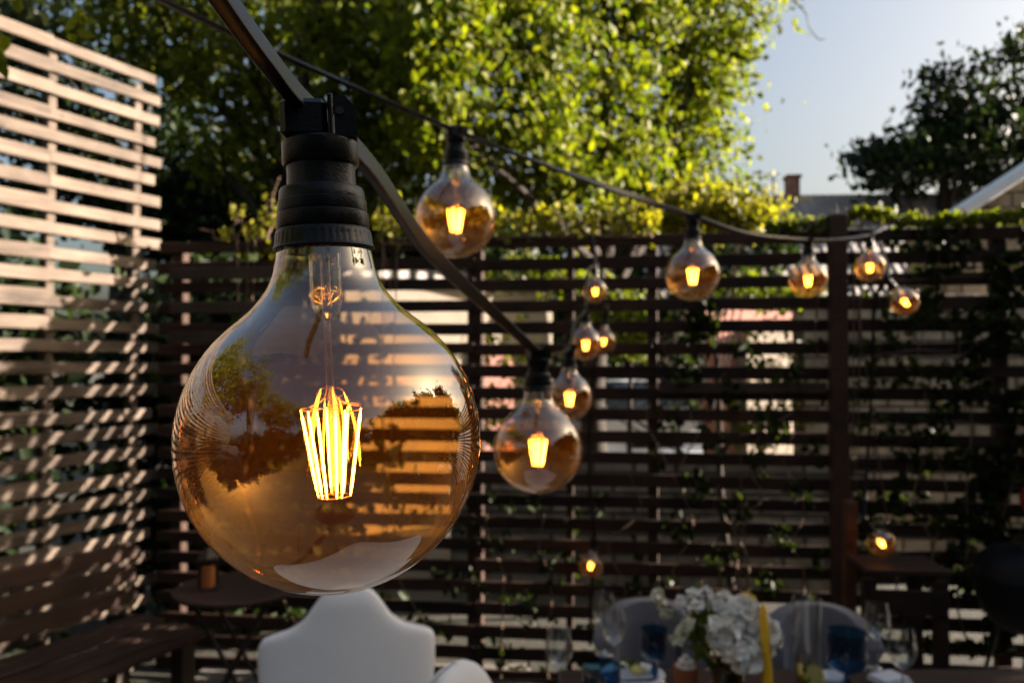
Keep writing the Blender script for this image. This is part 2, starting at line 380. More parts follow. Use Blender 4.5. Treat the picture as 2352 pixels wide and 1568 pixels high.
# ------------------------------------------------------------------ light bulb prototype (origin = top of the socket, globe centre at z = -HB)
HB = .1258; RB = .0625
def make_bulb():
    root = empty('light_bulb')
    def Z(z): return z-HB
    # socket
    ribs = lambda th, z: .006*(1 if math.sin(th*44) > 0 else -1) if Z(.0822) < z < Z(.0865) else 0
    prof = [(0, Z(.1262)), (.0148, Z(.1262)), (.0158, Z(.1252)), (.0159, Z(.1168)), (.0153, Z(.1156)), (.0143, Z(.1154)), (.0141, Z(.112)), (.0144, Z(.1064)), (.0170, Z(.1058)),
            (.0176, Z(.1048)), (.0179, Z(.1015)), (.0179, Z(.1008)), (.0184, Z(.1003)), (.0186, Z(.0965)), (.0184, Z(.0956)), (.0190, Z(.0950)), (.0194, Z(.0895)),
            (.0190, Z(.0885)), (.0196, Z(.0879)), (.0198, Z(.0868)), (.0199, Z(.0864)), (.0203, Z(.0824)), (.0209, Z(.0811)), (.0212, Z(.0806)), (.0209, Z(.0800)), (.0202, Z(.0803)),
            (.0192, Z(.0825)), (.0175, Z(.087)), (.0170, Z(.100)), (0, Z(.1005))]
    sm = MB(); sm.lathe(prof[::-1], 176, wob=ribs); so = sm.build('socket', M['black_plastic'], root, smooth=35)
    cl = MB()                                       # cable clamp: two jaws and a pin on top
    cl.box((-.0060, 0, .0080), (.0190, .0215, .0165), bev=.0022)
    cl.box((.0049, -.001, .0086), (.0022, .0225, .0178), bev=.0006)
    cl.add([(x, y, z) for y in (-.0108, .0108) for x, z in ((.0064, 0), (.0156, 0), (.0156, .0118), (.0112, .0166), (.0064, .0170))],
           [(0, 1, 2, 3, 4), (9, 8, 7, 6, 5), (0, 5, 6, 1), (1, 6, 7, 2), (2, 7, 8, 3), (3, 8, 9, 4), (4, 9, 5, 0)])
    cl.build('clamp', M['black_plastic'], so, smooth=35)
    pn = MB(); pn.lathe([(0, -.0003), (.0017, -.0003), (.0017, .0012), (0, .0012)], 12, (.0085, -.0107, .0105), Matrix.Rotation(R(90), 3, 'X')); pn.build('pin', M['dark_metal'], so)
    # glass
    gp = []
    for k in range(46):
        a = math.pi*(k/46)*.80; gp.append((RB*math.sin(a), -RB*math.cos(a)))
    a = math.pi*.80
    tail = crom([(RB*math.sin(a*.985), -RB*math.cos(a*.985)), (RB*math.sin(a), -RB*math.cos(a)), (.0302, .0563), (.0247, .0632), (.0217, .0695), (.0203, .0755), (.0190, .0815), (.0172, .0860), (.0160, .0900)], 8)[8:]
    gp += tail
    gm = MB(); gm.lathe([(r, z) for r, z in gp], 128); go = gm.build('glass_globe', M['amber'], root, smooth=True); go.location.z = -HB
    # the stem: flared tube, pinch, rod
    st = MB(); st.lathe([(.0082, .0905), (.0070, .087), (.0066, .080), (.0066, .060), (.0062, .0565), (.0052, .0545), (.0042, .0530), (.0022, .0515), (.0013, .0500), (.0011, .040), (.0010, .0), (.0012, -.0225), (0, -.0240)][::-1], 24)
    st.lathe([(.0024, .088), (.0021, .075), (.0019, .060), (.0026, .0560)][::-1], 16)
    s_o = st.build('stem', M['stemglass'], root, smooth=True); s_o.location.z = -HB
    bc = MB(); bc.lathe([(0, .0925), (.0045, .0925), (.0046, .0890), (.0030, .0878), (0, .0878)][::-1], 20)
    b_o = bc.build('brass_contact', M['brass'], root, smooth=30); b_o.location.z = -HB
    wi = MB(); T0 = .0135; B0 = -.0238
    for s_ in (-1, 1):
        wi.tube(crom([(s_*.0016, 0, .086), (s_*.0018, 0, .058), (s_*.0013, .0004, .050), (s_*.0013, 0, .028), (s_*.0022, .0005, .0185), (s_*.0070, .001, .0150), (s_*.0122, .0012, .0136)], 5), .00028, 6)
    ring = [(.0126*math.cos(x), .0126*math.sin(x), T0+.0012*math.sin(x*2)) for x in [i/24*2*math.pi for i in range(25)]]
    wi.tube(ring, .00024, 6, cap=False)
    wi.tube([(.0068*math.cos(x), .0068*math.sin(x), B0) for x in [i/20*2*math.pi for i in range(21)]], .00035, 6, cap=False)
    for k in range(4):
        a = k*math.pi/2+.4; wi.tube([(0, 0, B0+.002), (.0068*math.cos(a), .0068*math.sin(a), B0)], .00025, 5)
    w_o = wi.build('support_wire', M['wire'], s_o, smooth=True)
    for k, dg in enumerate((180, 237, 257, 291, 309, 0, 68, 112)):
        a = R(dg-12); fb = MB()
        tp = Vector((.0127*math.cos(a), .0127*math.sin(a), T0-.0005)); bt = Vector((.0068*math.cos(a), .0068*math.sin(a), B0+.0002))
        d = bt-tp; fb.tube([tp+d*t_ for t_ in (0, .06, .09, .5, .91, .94, 1)], [.0003, .0003, .00055, .00060, .00055, .0003, .0003], 8)
        f_o = fb.build('filament', M['fil'], root, smooth=True); f_o.location.z = -HB
    return root
proto = make_bulb()
BULBS = [  # centre px, py, depth, tilt (rx, ry), rz, label
    (763, 1010, .337, 0, -2.6, 12, 'large amber glass globe bulb in sharp focus, nearest the camera'),
    (1047, 500, 1.235, 0, 0, 20, 'amber globe bulb hanging in front of the green tree, right of the big socket'),
    (1591, 630, 1.86, 0, 0, 15, 'globe bulb with sky reflections hanging below the yellow green shrub at the fence top'),
    (1856, 642, 2.68, 0, 0, 15, 'globe bulb hanging just left of the thick front fence post'),
    (1998, 613, 3.35, 0, 0, 15, 'small globe bulb hanging just right of the thick front fence post'),
    (2078, 693, 3.62, 0, -38, 0, 'tilted globe bulb with orange glow on the slats, rightmost of the upper row'),
    (1236, 1030, 1.12, 0, 0, 25, 'mid sized amber globe bulb low on the cable, second largest in view'),
    (1308, 912, 2.15, 0, 0, 25, 'globe bulb partly behind the second largest bulb, above and right of it'),
    (1345, 790, 3.0, 0, 0, 25, 'globe bulb hanging above the two overlapping bulbs, in front of the slats'),
    (1386, 783, 3.95, 0, 6, 25, 'far globe bulb half hidden behind another bulb by the slats'),
    (1367, 668, 3.95, 0, 0, 25, 'small globe bulb topmost of the cluster that descends in front of the slats'),
    (1357, 1297, 4.12, 0, 8, 0, 'tiny glowing bulb low down on the vertical cable against the back fence'),
    (2024, 1246, 3.62, 10, -40, 0, 'tilted glowing bulb low beside the orange lit timber stand'),
]
SOCK = []
for i, (px, py, Y, rx, ry, rz, lab) in enumerate(BULBS):
    o = proto if i == 0 else copy_tree(proto)
    c = U(px, py, Y); e = Euler((R(rx), R(ry), R(rz)), 'XYZ'); m = e.to_matrix()
    o.location = c + m@Vector((0, 0, HB)); o.rotation_euler = e
    tag(o, lab, 'light bulb', 'globe bulbs on the string lights')
    SOCK.append(o.location + m@Vector((0, 0, .010)))
s = SOCK
# cable A: flat rubber cable from the top left, through the big socket, to the centre cluster
cable('thick flat cable running from the top left through the big socket to the cluster',
      [U(395, -180, .235), U(515, 0, .268), U(600, 118, .293), tuple(s[0]+Vector((-.006, -.002, .006))), U(850, 385, .40), U(985, 575, .62), U(1120, 705, .88), tuple(s[6]), U(1262, 815, 1.5), tuple(s[7]), U(1322, 735, 2.6), tuple(s[8]), U(1352, 620, 3.6), tuple(s[10]), U(1362, 545, 4.12)],
      [.0080, .0078, .0074, .0066, .0066, .0066, .0064, .006, .006, .006, .006, .006, .006, .006, .006], flat=(1.0, .42), twist=[1.2, 1.2, 1.2, 1.25, 1.4, 1.8, 2.2, 2.8, 3.1, 3.1, 3.1, 3.1, 3.1, 3.1, 3.1], n=24)
cable('long thin cable crossing in front of the trees and carrying the upper row',
      [U(250, -60, .80), U(500, 62, .93), U(760, 178, 1.06), tuple(s[1]), U(1330, 408, 1.52), tuple(s[2]), U(1720, 537, 2.25), tuple(s[3]), U(1930, 549, 3.0), tuple(s[4]), U(2036, 520, 3.75)],
      .0066, flat=(1.0, .5), twist=[.3, .4, .6, .2, .9, 2.2, 2.9, 3.2, 3.4, 3.6, 4.0], n=14)
cable('thin black cable hanging down the back fence below the centre cluster to a low bulb',
      [U(1392, 700, 4.1), tuple(s[9]), U(1358, 900, 4.14), U(1354, 1100, 4.14), tuple(s[11]+Vector((0, 0, .01))), U(1358, 1360, 4.14), U(1355, 1480, 4.14)], .009, n=8)
cable('thin black cable hanging beside the thick post and curving to the tilted bulb',
      [U(2020, 560, 3.85), U(2040, 620, 3.70), tuple(s[5]), U(2010, 700, 3.85), U(2003, 850, 3.95), U(1996, 1000, 3.95), U(1988, 1120, 3.9), U(1985, 1200, 3.75), tuple(s[12])], .008, n=8)
cable('pale grey plastic tie cord hanging from the fence top above the centre cluster', [U(1362, 540, 4.15), U(1366, 575, 4.1), tuple(s[10]+Vector((0, 0, .012)))], .004, n=6)

# ------------------------------------------------------------------ trees and plants
def clumps(blobs, dens, spread):
    """blobs: (centre, (rx,ry,rz), number of clumps); returns leaf centres gathered in uneven clumps"""
    out = []
    for c, r, k in blobs:
        d = NR.normal(size=(k, 3)); d /= np.linalg.norm(d, axis=1)[:, None]
        rad = NR.uniform(.25, 1.0, k)**.55*(1+.16*np.sin(d[:, 0]*7+c[0])*np.cos(d[:, 2]*6))
        P = np.array(c)+d*rad[:, None]*np.array(r)
        for q in P:
            n = int(NR.integers(dens//2, dens*3//2)); sp = spread*NR.uniform(.6, 1.4)
            out.append(q+NR.normal(size=(n, 3))*np.array([sp, sp, sp*.55]))
    return np.concatenate(out)
def tree(label, base, blobs, dens, spread, lsize, lmat, trunk_r, limbs=6, top=None, cat='tree', group='trees beyond the fences', lean=0):
    base = Vector(base); root = empty('leafy_tree', base, 0, label, cat, group)
    cs = [Vector(b[0]) for b in blobs]; cen = sum(cs, Vector())/len(cs); h = cen.z
    tm = MB(); j = lambda s_: Vector((rnd.gauss(0, s_), rnd.gauss(0, s_), 0))
    tp = [base, base+(cen-base)*.3+j(.06), base+(cen-base)*.65+j(.1), cen+j(.1)]
    tm.tube(crom(tp, 5), crom_r([trunk_r, trunk_r*.8, trunk_r*.6, trunk_r*.35], 5), 10)
    for c, r, k in blobs:
        st = tp[1]+(tp[3]-tp[1])*rnd.uniform(.1, .8)
        for q in range(max(1, limbs//len(blobs)+1)):
            e = Vector(c)+Vector((rnd.uniform(-.7, .7)*r[0], rnd.uniform(-.7, .7)*r[1], rnd.uniform(-.3, .8)*r[2]))
            q0 = min(1, r[0]); mid = (st+e)/2+Vector((rnd.gauss(0, .15)*q0, rnd.gauss(0, .15)*q0, rnd.uniform(0, .3)*q0))
            tm.tube(crom([st, mid, e], 5), crom_r([trunk_r*.32, trunk_r*.2, trunk_r*.05], 5), 6)
            for w in range(3):
                q_ = min(.4, r[0]*.45); e2 = e+Vector((rnd.gauss(0, q_), rnd.gauss(0, q_), rnd.gauss(.05, q_*.6)))
                tm.tube([mid.lerp(e, rnd.uniform(.2, .9)), e2.lerp(e, .4)+Vector((0, 0, q_*.2)), e2], [trunk_r*.10, trunk_r*.06, .006], 5)
    tm.build('trunk', M['bark'], root, smooth=True, world=True)
    leaf_mesh('crown', clumps(blobs, dens, spread), lsize, lmat, root, bias=(.9, -.55, 0))
    return root
def blob(px, py, Y, rx, ry, rd, k): return (tuple(U(px, py, Y)), (rx/F*Y, rd, ry/F*Y), k)
tree('broad bright yellow green tree in the centre behind the fence, sunlit on its right', (1.0, 9.2, 0),
     [blob(1610, 60, 9.9, 140, 180, .8, 120), blob(1600, 280, 9.8, 105, 140, .7, 70), blob(1600, 430, 9.5, 90, 70, .6, 26), blob(1410, 20, 8.9, 150, 170, .8, 110), blob(1400, 270, 8.8, 125, 130, .7, 66),
      blob(1210, 60, 7.9, 150, 160, .75, 92), blob(1220, 290, 7.8, 110, 110, .6, 42), blob(1020, 90, 7.1, 130, 150, .7, 66), blob(1420, 430, 9.2, 110, 60, .6, 26), blob(1010, 290, 7.1, 90, 90, .5, 24), blob(1270, 430, 8.4, 150, 60, .6, 34)], 34, .17, .095, M['leaf_bright'], .17, 20)
tree('dark shaded tree left of the centre with small gaps of sky', (-2.0, 9.2, 0),
     [blob(850, 60, 8.2, 150, 170, .9, 88), blob(620, 60, 9.4, 210, 190, 1.2, 130), blob(840, 330, 9.0, 170, 150, 1.0, 86), blob(600, 330, 9.8, 160, 150, 1.0, 62), blob(1040, 380, 10.2, 120, 120, 1.0, 46), blob(380, 60, 9.8, 200, 160, 1.3, 100)], 26, .19, .11, M['leaf_mid'], .26, 16)
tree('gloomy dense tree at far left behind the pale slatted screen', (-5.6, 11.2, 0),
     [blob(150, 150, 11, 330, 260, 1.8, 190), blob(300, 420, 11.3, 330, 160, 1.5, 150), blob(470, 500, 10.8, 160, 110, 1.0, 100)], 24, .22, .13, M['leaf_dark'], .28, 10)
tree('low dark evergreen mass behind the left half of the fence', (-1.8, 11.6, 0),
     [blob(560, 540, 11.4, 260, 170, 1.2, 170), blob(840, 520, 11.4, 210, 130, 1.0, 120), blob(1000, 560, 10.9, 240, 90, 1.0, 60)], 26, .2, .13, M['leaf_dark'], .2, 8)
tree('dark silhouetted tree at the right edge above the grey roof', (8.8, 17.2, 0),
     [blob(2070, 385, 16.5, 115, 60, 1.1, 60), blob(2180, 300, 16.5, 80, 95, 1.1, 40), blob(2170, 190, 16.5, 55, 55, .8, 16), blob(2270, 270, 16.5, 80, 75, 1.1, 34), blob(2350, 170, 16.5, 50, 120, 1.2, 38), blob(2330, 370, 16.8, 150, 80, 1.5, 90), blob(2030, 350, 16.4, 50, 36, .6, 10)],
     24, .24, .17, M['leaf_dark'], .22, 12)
tree('yellow green shrub rising over the fence top left of the grey roof', (1.55, 5.6, 0),
     [blob(1600, 480, 5.6, 110, 55, .35, 70), blob(1690, 500, 5.5, 90, 34, .3, 34), blob(1480, 500, 5.6, 90, 34, .3, 36), blob(1730, 470, 5.5, 26, 24, .2, 7)], 20, .075, .055, M['leaf_vine'], .03, 8, cat='shrub', group='shrubs behind the back fence')
tree('loose low shrub behind the slats just left of the thick post', (1.9, 6.9, 0),
     [blob(1800, 830, 6.9, 110, 130, .3, 34), blob(1720, 960, 6.8, 80, 80, .3, 20), blob(1140, 900, 6.9, 120, 170, .3, 40)], 16, .09, .06, M['leaf_mid'], .03, 6, cat='shrub', group='shrubs behind the back fence')
tree('green lit shrub seen through the slats near the centre', (.85, 6.1, 0),
     [blob(1440, 740, 6.1, 60, 90, .3, 46), blob(1250, 640, 6.1, 150, 45, .3, 30), blob(1700, 670, 6.1, 170, 34, .3, 46)], 20, .07, .055, M['leaf_bright'], .03, 6, cat='shrub', group='shrubs behind the back fence')
def hedge(label, p0, p1, h, d, n, lsize):
    p0, p1 = Vector(p0), Vector(p1); root = empty('hedge', (p0+p1)/2, 0, label, 'hedge', 'hedges outside the garden'); pts = []
    mb = MB()
    for k in range(int((p1-p0).length/.5)+1):
        b_ = p0.lerp(p1, k*.5/(p1-p0).length); mb.tube([b_, b_+Vector((rnd.gauss(0, .1), 0, h*.5)), b_+Vector((rnd.gauss(0, .2), rnd.gauss(0, .1), h*.9))], [.03, .02, .008], 6)
    mb.build('stem', M['bark'], root, world=True)
    for k in range(n):
        t_ = rnd.random(); q = p0.lerp(p1, t_)+Vector((rnd.gauss(0, d*.3), rnd.gauss(0, d*.3), h*rnd.random()**.8*(1+.08*math.sin(t_*23))))
        pts.append(np.array(q)+NR.normal(size=(26, 3))*np.array([.16, .12, .12]))
    leaf_mesh('foliage', np.concatenate(pts), lsize, M['leaf_dark'], root)
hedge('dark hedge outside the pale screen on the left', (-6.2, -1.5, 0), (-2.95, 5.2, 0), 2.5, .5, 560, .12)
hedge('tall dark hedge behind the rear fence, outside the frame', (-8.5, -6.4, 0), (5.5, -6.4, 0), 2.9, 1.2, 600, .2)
hedge('unseen tall dark hedge added outside the right hand fence to block the sun', (5.7, -6.0, 0), (6.1, 3.4, 0), 4.3, 1.3, 1100, .2)  # out of view, added to keep the low sun off the garden
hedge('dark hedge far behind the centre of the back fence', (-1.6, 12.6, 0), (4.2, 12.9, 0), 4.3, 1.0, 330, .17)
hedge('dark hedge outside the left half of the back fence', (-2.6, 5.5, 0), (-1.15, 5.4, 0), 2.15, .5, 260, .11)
# unseen trees: first one added to block the sun, others mirrored in the bulbs
tree('unseen tall tree added beyond the right fence to shade the table', (6.6, .2, 0),
     [((6.3, -1.9, 3.7), (1.5, 1.6, 1.5), 110), ((6.4, .4, 3.7), (1.4, 1.5, 1.4), 110), ((6.4, 2.5, 3.1), (1.3, 1.2, 1.1), 90), ((6.6, -4, 3.6), (1.5, 1.5, 1.5), 70), ((6.3, 3.9, 2.6), (1.1, .9, .75), 60)], 22, .24, .16, M['leaf_mid'], .2, 10)
tree('leafy tree behind the viewer, mirrored in the bulbs', (-3.2, -6.5, 0),
     [((-2.6, -6.4, 4.4), (1.8, 1.2, 1.5), 120), ((-4.6, -6.2, 5.4), (1.6, 1.3, 1.8), 120), ((-5.6, -3.6, 5.8), (1.6, 1.6, 1.8), 110)], 20, .25, .17, M['leaf_mid'], .2, 10)
tree('big tree outside the pale screen beyond the left edge of the frame', (-6.9, 1.2, 0),
     [((-6.6, .2, 5.4), (1.8, 2.2, 2.2), 230), ((-6.9, 2.6, 6.0), (1.6, 1.6, 2.0), 150), ((-6.2, -2.0, 4.6), (1.5, 1.6, 1.5), 110)], 22, .26, .17, M['leaf_mid'], .24, 12)
tree('sparse overhanging tree above and behind the viewer', (-3.0, -3.6, 0),
     [((-3.8, -1.9, 5.6), (1.1, 1.2, .9), 24), ((-4.6, -3.2, 5.0), (1.3, 1.4, 1.2), 50)], 22, .22, .15, M['leaf_mid'], .2, 14)
tree('rounded tree behind the viewer on the right, mirrored in the bulbs', (1.8, -6.3, 0),
     [((.4, -6.5, 3.5), (1.6, 1.2, 1.3), 110), ((2.2, -6.2, 4.1), (1.6, 1.2, 1.6), 120), ((3.6, -6.8, 3.1), (1.2, 1.0, 1.0), 60)], 20, .25, .17, M['leaf_dark'], .2, 10)

def vine(label, stems, leafpts, lsize, lmat, stemr=.006, group='climbing vines', cat='vine', stem_mat='twig'):
    root = empty('climbing_vine', stems[0][0], 0, label, cat, group); mb = MB()
    for st in stems: mb.tube(crom(st, 5), crom_r([stemr*(1-.7*i/(len(st)-1)) for i in range(len(st))], 5), 5)
    rp_ = sorted([Vector(st[0]) for st in stems], key=lambda q: q.x)
    if len(rp_) > 1: mb.tube([rp_[0]-Vector((.02, 0, 0))]+rp_[1:]+[rp_[-1]+Vector((.02, 0, .01))], stemr*.8, 5)
    mb.build('stem', M[stem_mat], root, smooth=True, world=True)
    leaf_mesh('leaves', leafpts, lsize, lmat, root, up=.1, bias=(.8, -.5, 0))
    return root
def FB(px, py, off=.0):                            # a point on the back fence's plane at picture position
    u = (px-1176)/F; return U(px, py, (4.363-off*1.0)/(1+.114*u))
def scatter_px(n, x0, x1, yfun, off, jz=.0):
    out = []
    while len(out) < n:
        px = rnd.uniform(x0, x1); py = yfun(px)
        if py is None: continue
        out.append(FB(px, py, rnd.uniform(*off)))
    return [tuple(p) for p in out]
g7 = lambda m_, s_: rnd.gauss(m_, s_)
def wstem(px0, py0, px1, py1, k=6, wob=14, off=.04):
    P = []
    for i in range(k):
        t_ = i/(k-1); P.append(FB(px0+(px1-px0)*t_+(g7(0, wob) if 0 < i else 0), py0+(py1-py0)*t_+(g7(0, wob*.5) if 0 < i else 0), off+g7(0, .012)))
    return P
def topline(px): return 552-(px-380)*.029
vine('leafy vine spilling along the fence top in the centre, dry twigs and yellow leaves',
     [wstem(880, 1500, 890, 560, 8), wstem(880, 560, 1500, 530, 12, 12)]+[wstem(x, 545, x+g7(0, 40), 545-abs(g7(45, 25)), 4, 8) for x in range(880, 1500, 34)],
     scatter_px(620, 860, 1520, lambda px: topline(px)+g7(-8, 20)-20*abs(math.sin(px*.021)), (-.10, .08)), .05, M['leaf_vine'])
vine('thin vine with twisted bare twigs and bright leaves above the fence beside the big socket',
     [wstem(560, 1400, 566, 560, 7)]+[wstem(x, 550, x+dx, 550-h, 5, 7) for x, dx, h in ((540, -5, 80), (545, 30, 60), (590, 25, 90), (610, 30, 140), (500, -35, 25), (570, 0, 40))],
     scatter_px(26, 505, 530, lambda px: 538+g7(0, 7), (0, .05))+scatter_px(46, 560, 605, lambda px: 528+g7(0, 12), (0, .05))+scatter_px(40, 592, 640, lambda px: 500+g7(0, 22), (0, .05))+scatter_px(22, 530, 560, lambda px: 488+g7(0, 9), (0, .05))+scatter_px(50, 540, 700, lambda px: 580+g7(0, 7), (0, .06)), .035, M['leaf_vine'])
vine('green vine mounded over the fence top at the right',
     [wstem(1960, 1500, 1975, 520, 8), wstem(1760, 525, 2420, 500, 12, 8)]+[wstem(x, 510, x+g7(0, 20), 510-abs(g7(30, 14)), 4, 5) for x in range(1780, 2400, 40)],
     scatter_px(1150, 1760, 2440, lambda px: topline(px)+16+g7(-3, 8)-24*max(0, math.sin(px*.016+1.0))**2-9*abs(math.sin(px*.047)), (-.08, .08)), .042, M['leaf_mid'])
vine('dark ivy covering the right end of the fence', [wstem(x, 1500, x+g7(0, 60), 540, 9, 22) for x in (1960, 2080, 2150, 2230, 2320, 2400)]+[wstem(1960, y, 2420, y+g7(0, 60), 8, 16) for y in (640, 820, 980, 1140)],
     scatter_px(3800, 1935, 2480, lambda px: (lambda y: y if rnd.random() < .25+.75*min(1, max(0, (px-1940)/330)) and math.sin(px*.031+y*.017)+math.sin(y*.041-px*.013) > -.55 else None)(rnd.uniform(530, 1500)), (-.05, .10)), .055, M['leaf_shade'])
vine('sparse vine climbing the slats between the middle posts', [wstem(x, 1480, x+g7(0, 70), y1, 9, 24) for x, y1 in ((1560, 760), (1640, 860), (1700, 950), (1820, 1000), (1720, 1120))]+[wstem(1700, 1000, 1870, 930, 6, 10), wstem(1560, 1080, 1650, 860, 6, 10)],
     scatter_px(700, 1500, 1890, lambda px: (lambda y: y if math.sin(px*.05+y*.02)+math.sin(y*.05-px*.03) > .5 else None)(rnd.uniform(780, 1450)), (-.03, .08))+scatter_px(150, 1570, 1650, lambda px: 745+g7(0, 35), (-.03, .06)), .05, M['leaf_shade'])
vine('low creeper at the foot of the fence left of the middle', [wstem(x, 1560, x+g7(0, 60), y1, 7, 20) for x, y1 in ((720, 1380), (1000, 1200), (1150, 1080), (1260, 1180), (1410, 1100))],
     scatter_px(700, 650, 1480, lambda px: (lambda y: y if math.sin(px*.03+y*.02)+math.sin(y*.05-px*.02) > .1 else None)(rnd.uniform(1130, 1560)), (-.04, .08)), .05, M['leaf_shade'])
# near branch top left and the dangling twig against the sky
def sprig(label, pts, leaves, lsize, lmat, r=.002):
    root = empty('leafy_branch', pts[0][0], 0, label, 'branch'); mb = MB()
    for st in pts: mb.tube(crom(st, 5), crom_r([r*(1-.6*i/(len(st)-1)) for i in range(len(st))], 5), 6)
    mb.build('twig', M['green_stem'], root, smooth=True, world=True)
    leaf_mesh('leaves', leaves, lsize, lmat, root, up=-.1, droop=1.2, jit=.2); return root
Yn = 1.6
sprig('small leafy branch hanging into the top left corner', [[U(-60, -60, Yn), U(75, 0, Yn), U(140, 42, Yn), U(185, 60, Yn), U(212, 62, Yn)], [U(140, 42, Yn), U(175, 40, Yn), U(210, 38, Yn)], [U(75, 0, Yn), U(72, 20, Yn), U(60, 38, Yn)], [U(-40, 40, Yn), U(0, 90, Yn), U(2, 150, Yn)]],
      [tuple(U(a, b, Yn+rnd.uniform(-.02, .02))) for a, b in ((42, 12), (101, 46), (166, 88), (196, 78), (188, 40), (205, 46), (148, 46), (66, 32), (160, 56), (180, 34), (8, 100), (0, 125), (4, 160), (98, 8), (30, -8), (128, 20))], .036, M['leaf_bright'])
sprig('thin twig dangling from above against the sky', [[U(1790, -40, 5.0), U(1825, 3, 5.0), U(1850, 30, 5.0), U(1860, 65, 5.0), U(1880, 90, 5.0), U(1896, 90, 5.0)]],
      [tuple(U(1828+g7(0, 9), 2+g7(0, 8), 5.0)) for _ in range(14)], .035, M['leaf_mid'], .006)

# ------------------------------------------------------------------ buildings beyond the fence
def house_block(name, label, loc, rz, size, mat, cat='house'):
    root = empty(name, loc, rz, label, cat); w, d, h = size
    mb = MB(); mb.box((0, d/2, h/2), (w, d, h), bev=.01); mb.build('wall', mat, root); return root
hY = 15.0; hx = U(2000, 0, hY).x
nh = house_block('tiled_house', 'low house with a long grey tiled roof and a brick chimney, right of the tree', (hx, hY, 0), R(-3), (8.6, 5, 3.0), M['plaster'], 'house')
zr = U(0, 447, hY+2.4).z; rw = 9.2
rm = MB(); rm.add([(-rw/2, -.5, 2.9), (rw/2, -.5, 2.9), (rw/2, 2.4, zr), (-rw/2, 2.4, zr), (-rw/2, 5.4, 2.9), (rw/2, 5.4, 2.9), (-rw/2, -.5, 2.82), (rw/2, -.5, 2.82), (rw/2, 2.4, zr-.1), (-rw/2, 2.4, zr-.1)],
    [(0, 1, 2, 3), (3, 2, 5, 4), (0, 6, 7, 1), (1, 7, 8, 2), (0, 3, 9, 6)])
ro = rm.build('roof', M['roof'], nh)
cx = U(1808, 0, hY+2.2).x-hx
ch = MB(); ch.box((cx, 2.3, zr+.12), (.26, .30, .52), bev=.01); ch.box((cx, 2.3, zr+.36), (.33, .36, .07), bev=.01); ch.build('chimney', M['brick'], ro)
ax = U(1765, 0, hY+2.2).x-hx; am = MB(); am.tube([(ax, 2.3, zr-.1), (ax, 2.3, zr+.5)], .02, 6); am.tube([(ax-.14, 2.3, zr+.44), (ax+.14, 2.3, zr+.44)], .014, 6); am.tube([(ax-.09, 2.3, zr+.34), (ax+.09, 2.3, zr+.34)], .012, 6); am.build('antenna', M['dark_metal'], ro)
for px in (1745, 1930, 2150):
    wx = U(px, 0, hY).x-hx; wm = MB(); wm.box((wx, -.03, 1.7), (.9, .08, 1.1), bev=.01); wo = wm.build('window_frame', M['white_paint'], nh); pm = MB(); pm.box((wx, -.075, 1.7), (.78, .01, .98)); pm.build('pane', M['glassdark'], wo)
# white gable verge of a nearer shed at the far right
sh = empty('white_shed', U(2352, 1290, 7.1)*1.0, R(-4), 'shed with a bright white sloping roof edge at the right side above the vines', 'shed'); sh.location.z = 0
zA = U(0, 488, 7.1).z; zB = U(0, 392, 7.1).z; xw = (2352-2205)/F*7.1
sm_ = MB(); m_ = Matrix.Rotation(-math.atan2(zB-zA, xw), 3, 'Y'); L_ = math.hypot(zB-zA, xw)*1.9
sm_.box((-xw+math.cos(math.atan2(zB-zA, xw))*L_/2+.07, .12, zA+math.sin(math.atan2(zB-zA, xw))*L_/2), (L_, .40, .085), m_, .01); sm_.build('roof', M['white_paint'], sh)
wb = MB(); wb.add([(-xw, .1, 0), (.62, .1, 0), (.62, 1.0, 0), (-xw, 1.0, 0), (-xw, .1, zA-.12), (.62, .1, zA-.12+(.62+xw)*(zB-zA)/xw), (.62, 1.0, zA-.12+(.62+xw)*(zB-zA)/xw), (-xw, 1.0, zA-.12)],
    [(0, 1, 5, 4), (1, 2, 6, 5), (2, 3, 7, 6), (3, 0, 4, 7), (4, 5, 6, 7), (3, 2, 1, 0)]); wb.build('wall', M['stone_w'], sh)
# sunlit cream outbuilding glimpsed through the slats
ob = house_block('cream_outbuilding', 'small sunlit cream plastered building glimpsed through the slats left of the cluster', tuple(Vector((U(1045, 0, 8.5).x, 8.5, 0))), R(30), (2.5, 1.2, 2.55), M['plaster'], 'building')
orf = MB(); orf.box((0, .6, 2.62), (2.7, 1.5, .1), bev=.01); orf.build('roof', M['roof'], ob)
od = MB(); od.box((.45, -.03, 1.0), (.5, .05, 1.7), bev=.008); od.build('door', M['pink'], ob)
pk = house_block('pink_wall', 'salmon pink rendered garden wall pier behind the middle slats', tuple(Vector((U(1668, 0, 9.5).x, 9.5, 0))), R(28), (.30, .3, 2.35), M['pink'], 'wall')
pcb = MB(); pcb.box((0.5, .16, 2.27), (1.9, .34, .16), bev=.01); pcb.build('coping', M['pink'], pk)
cw = house_block('garden_wall', 'cream plastered garden wall behind the slats left of the thick post', tuple(Vector((U(1795, 0, 9.6).x, 9.7, 0))), R(28), (1.15, .3, 2.1), M['plaster'], 'wall')
sw_ = house_block('stone_wall', 'rough warm stone wall behind the ivy at the right', tuple(Vector((U(2190, 0, 6.6).x, 6.6, 0))), R(-5), (2.5, .35, 2.3), M['stone_w'], 'wall')
lw_ = house_block('stone_wall', 'low grey stone wall behind the slats in the middle', tuple(Vector((U(1500, 0, 6.0).x, 6.0, 0))), R(-4), (3.1, .3, .98), M['stone'], 'wall')
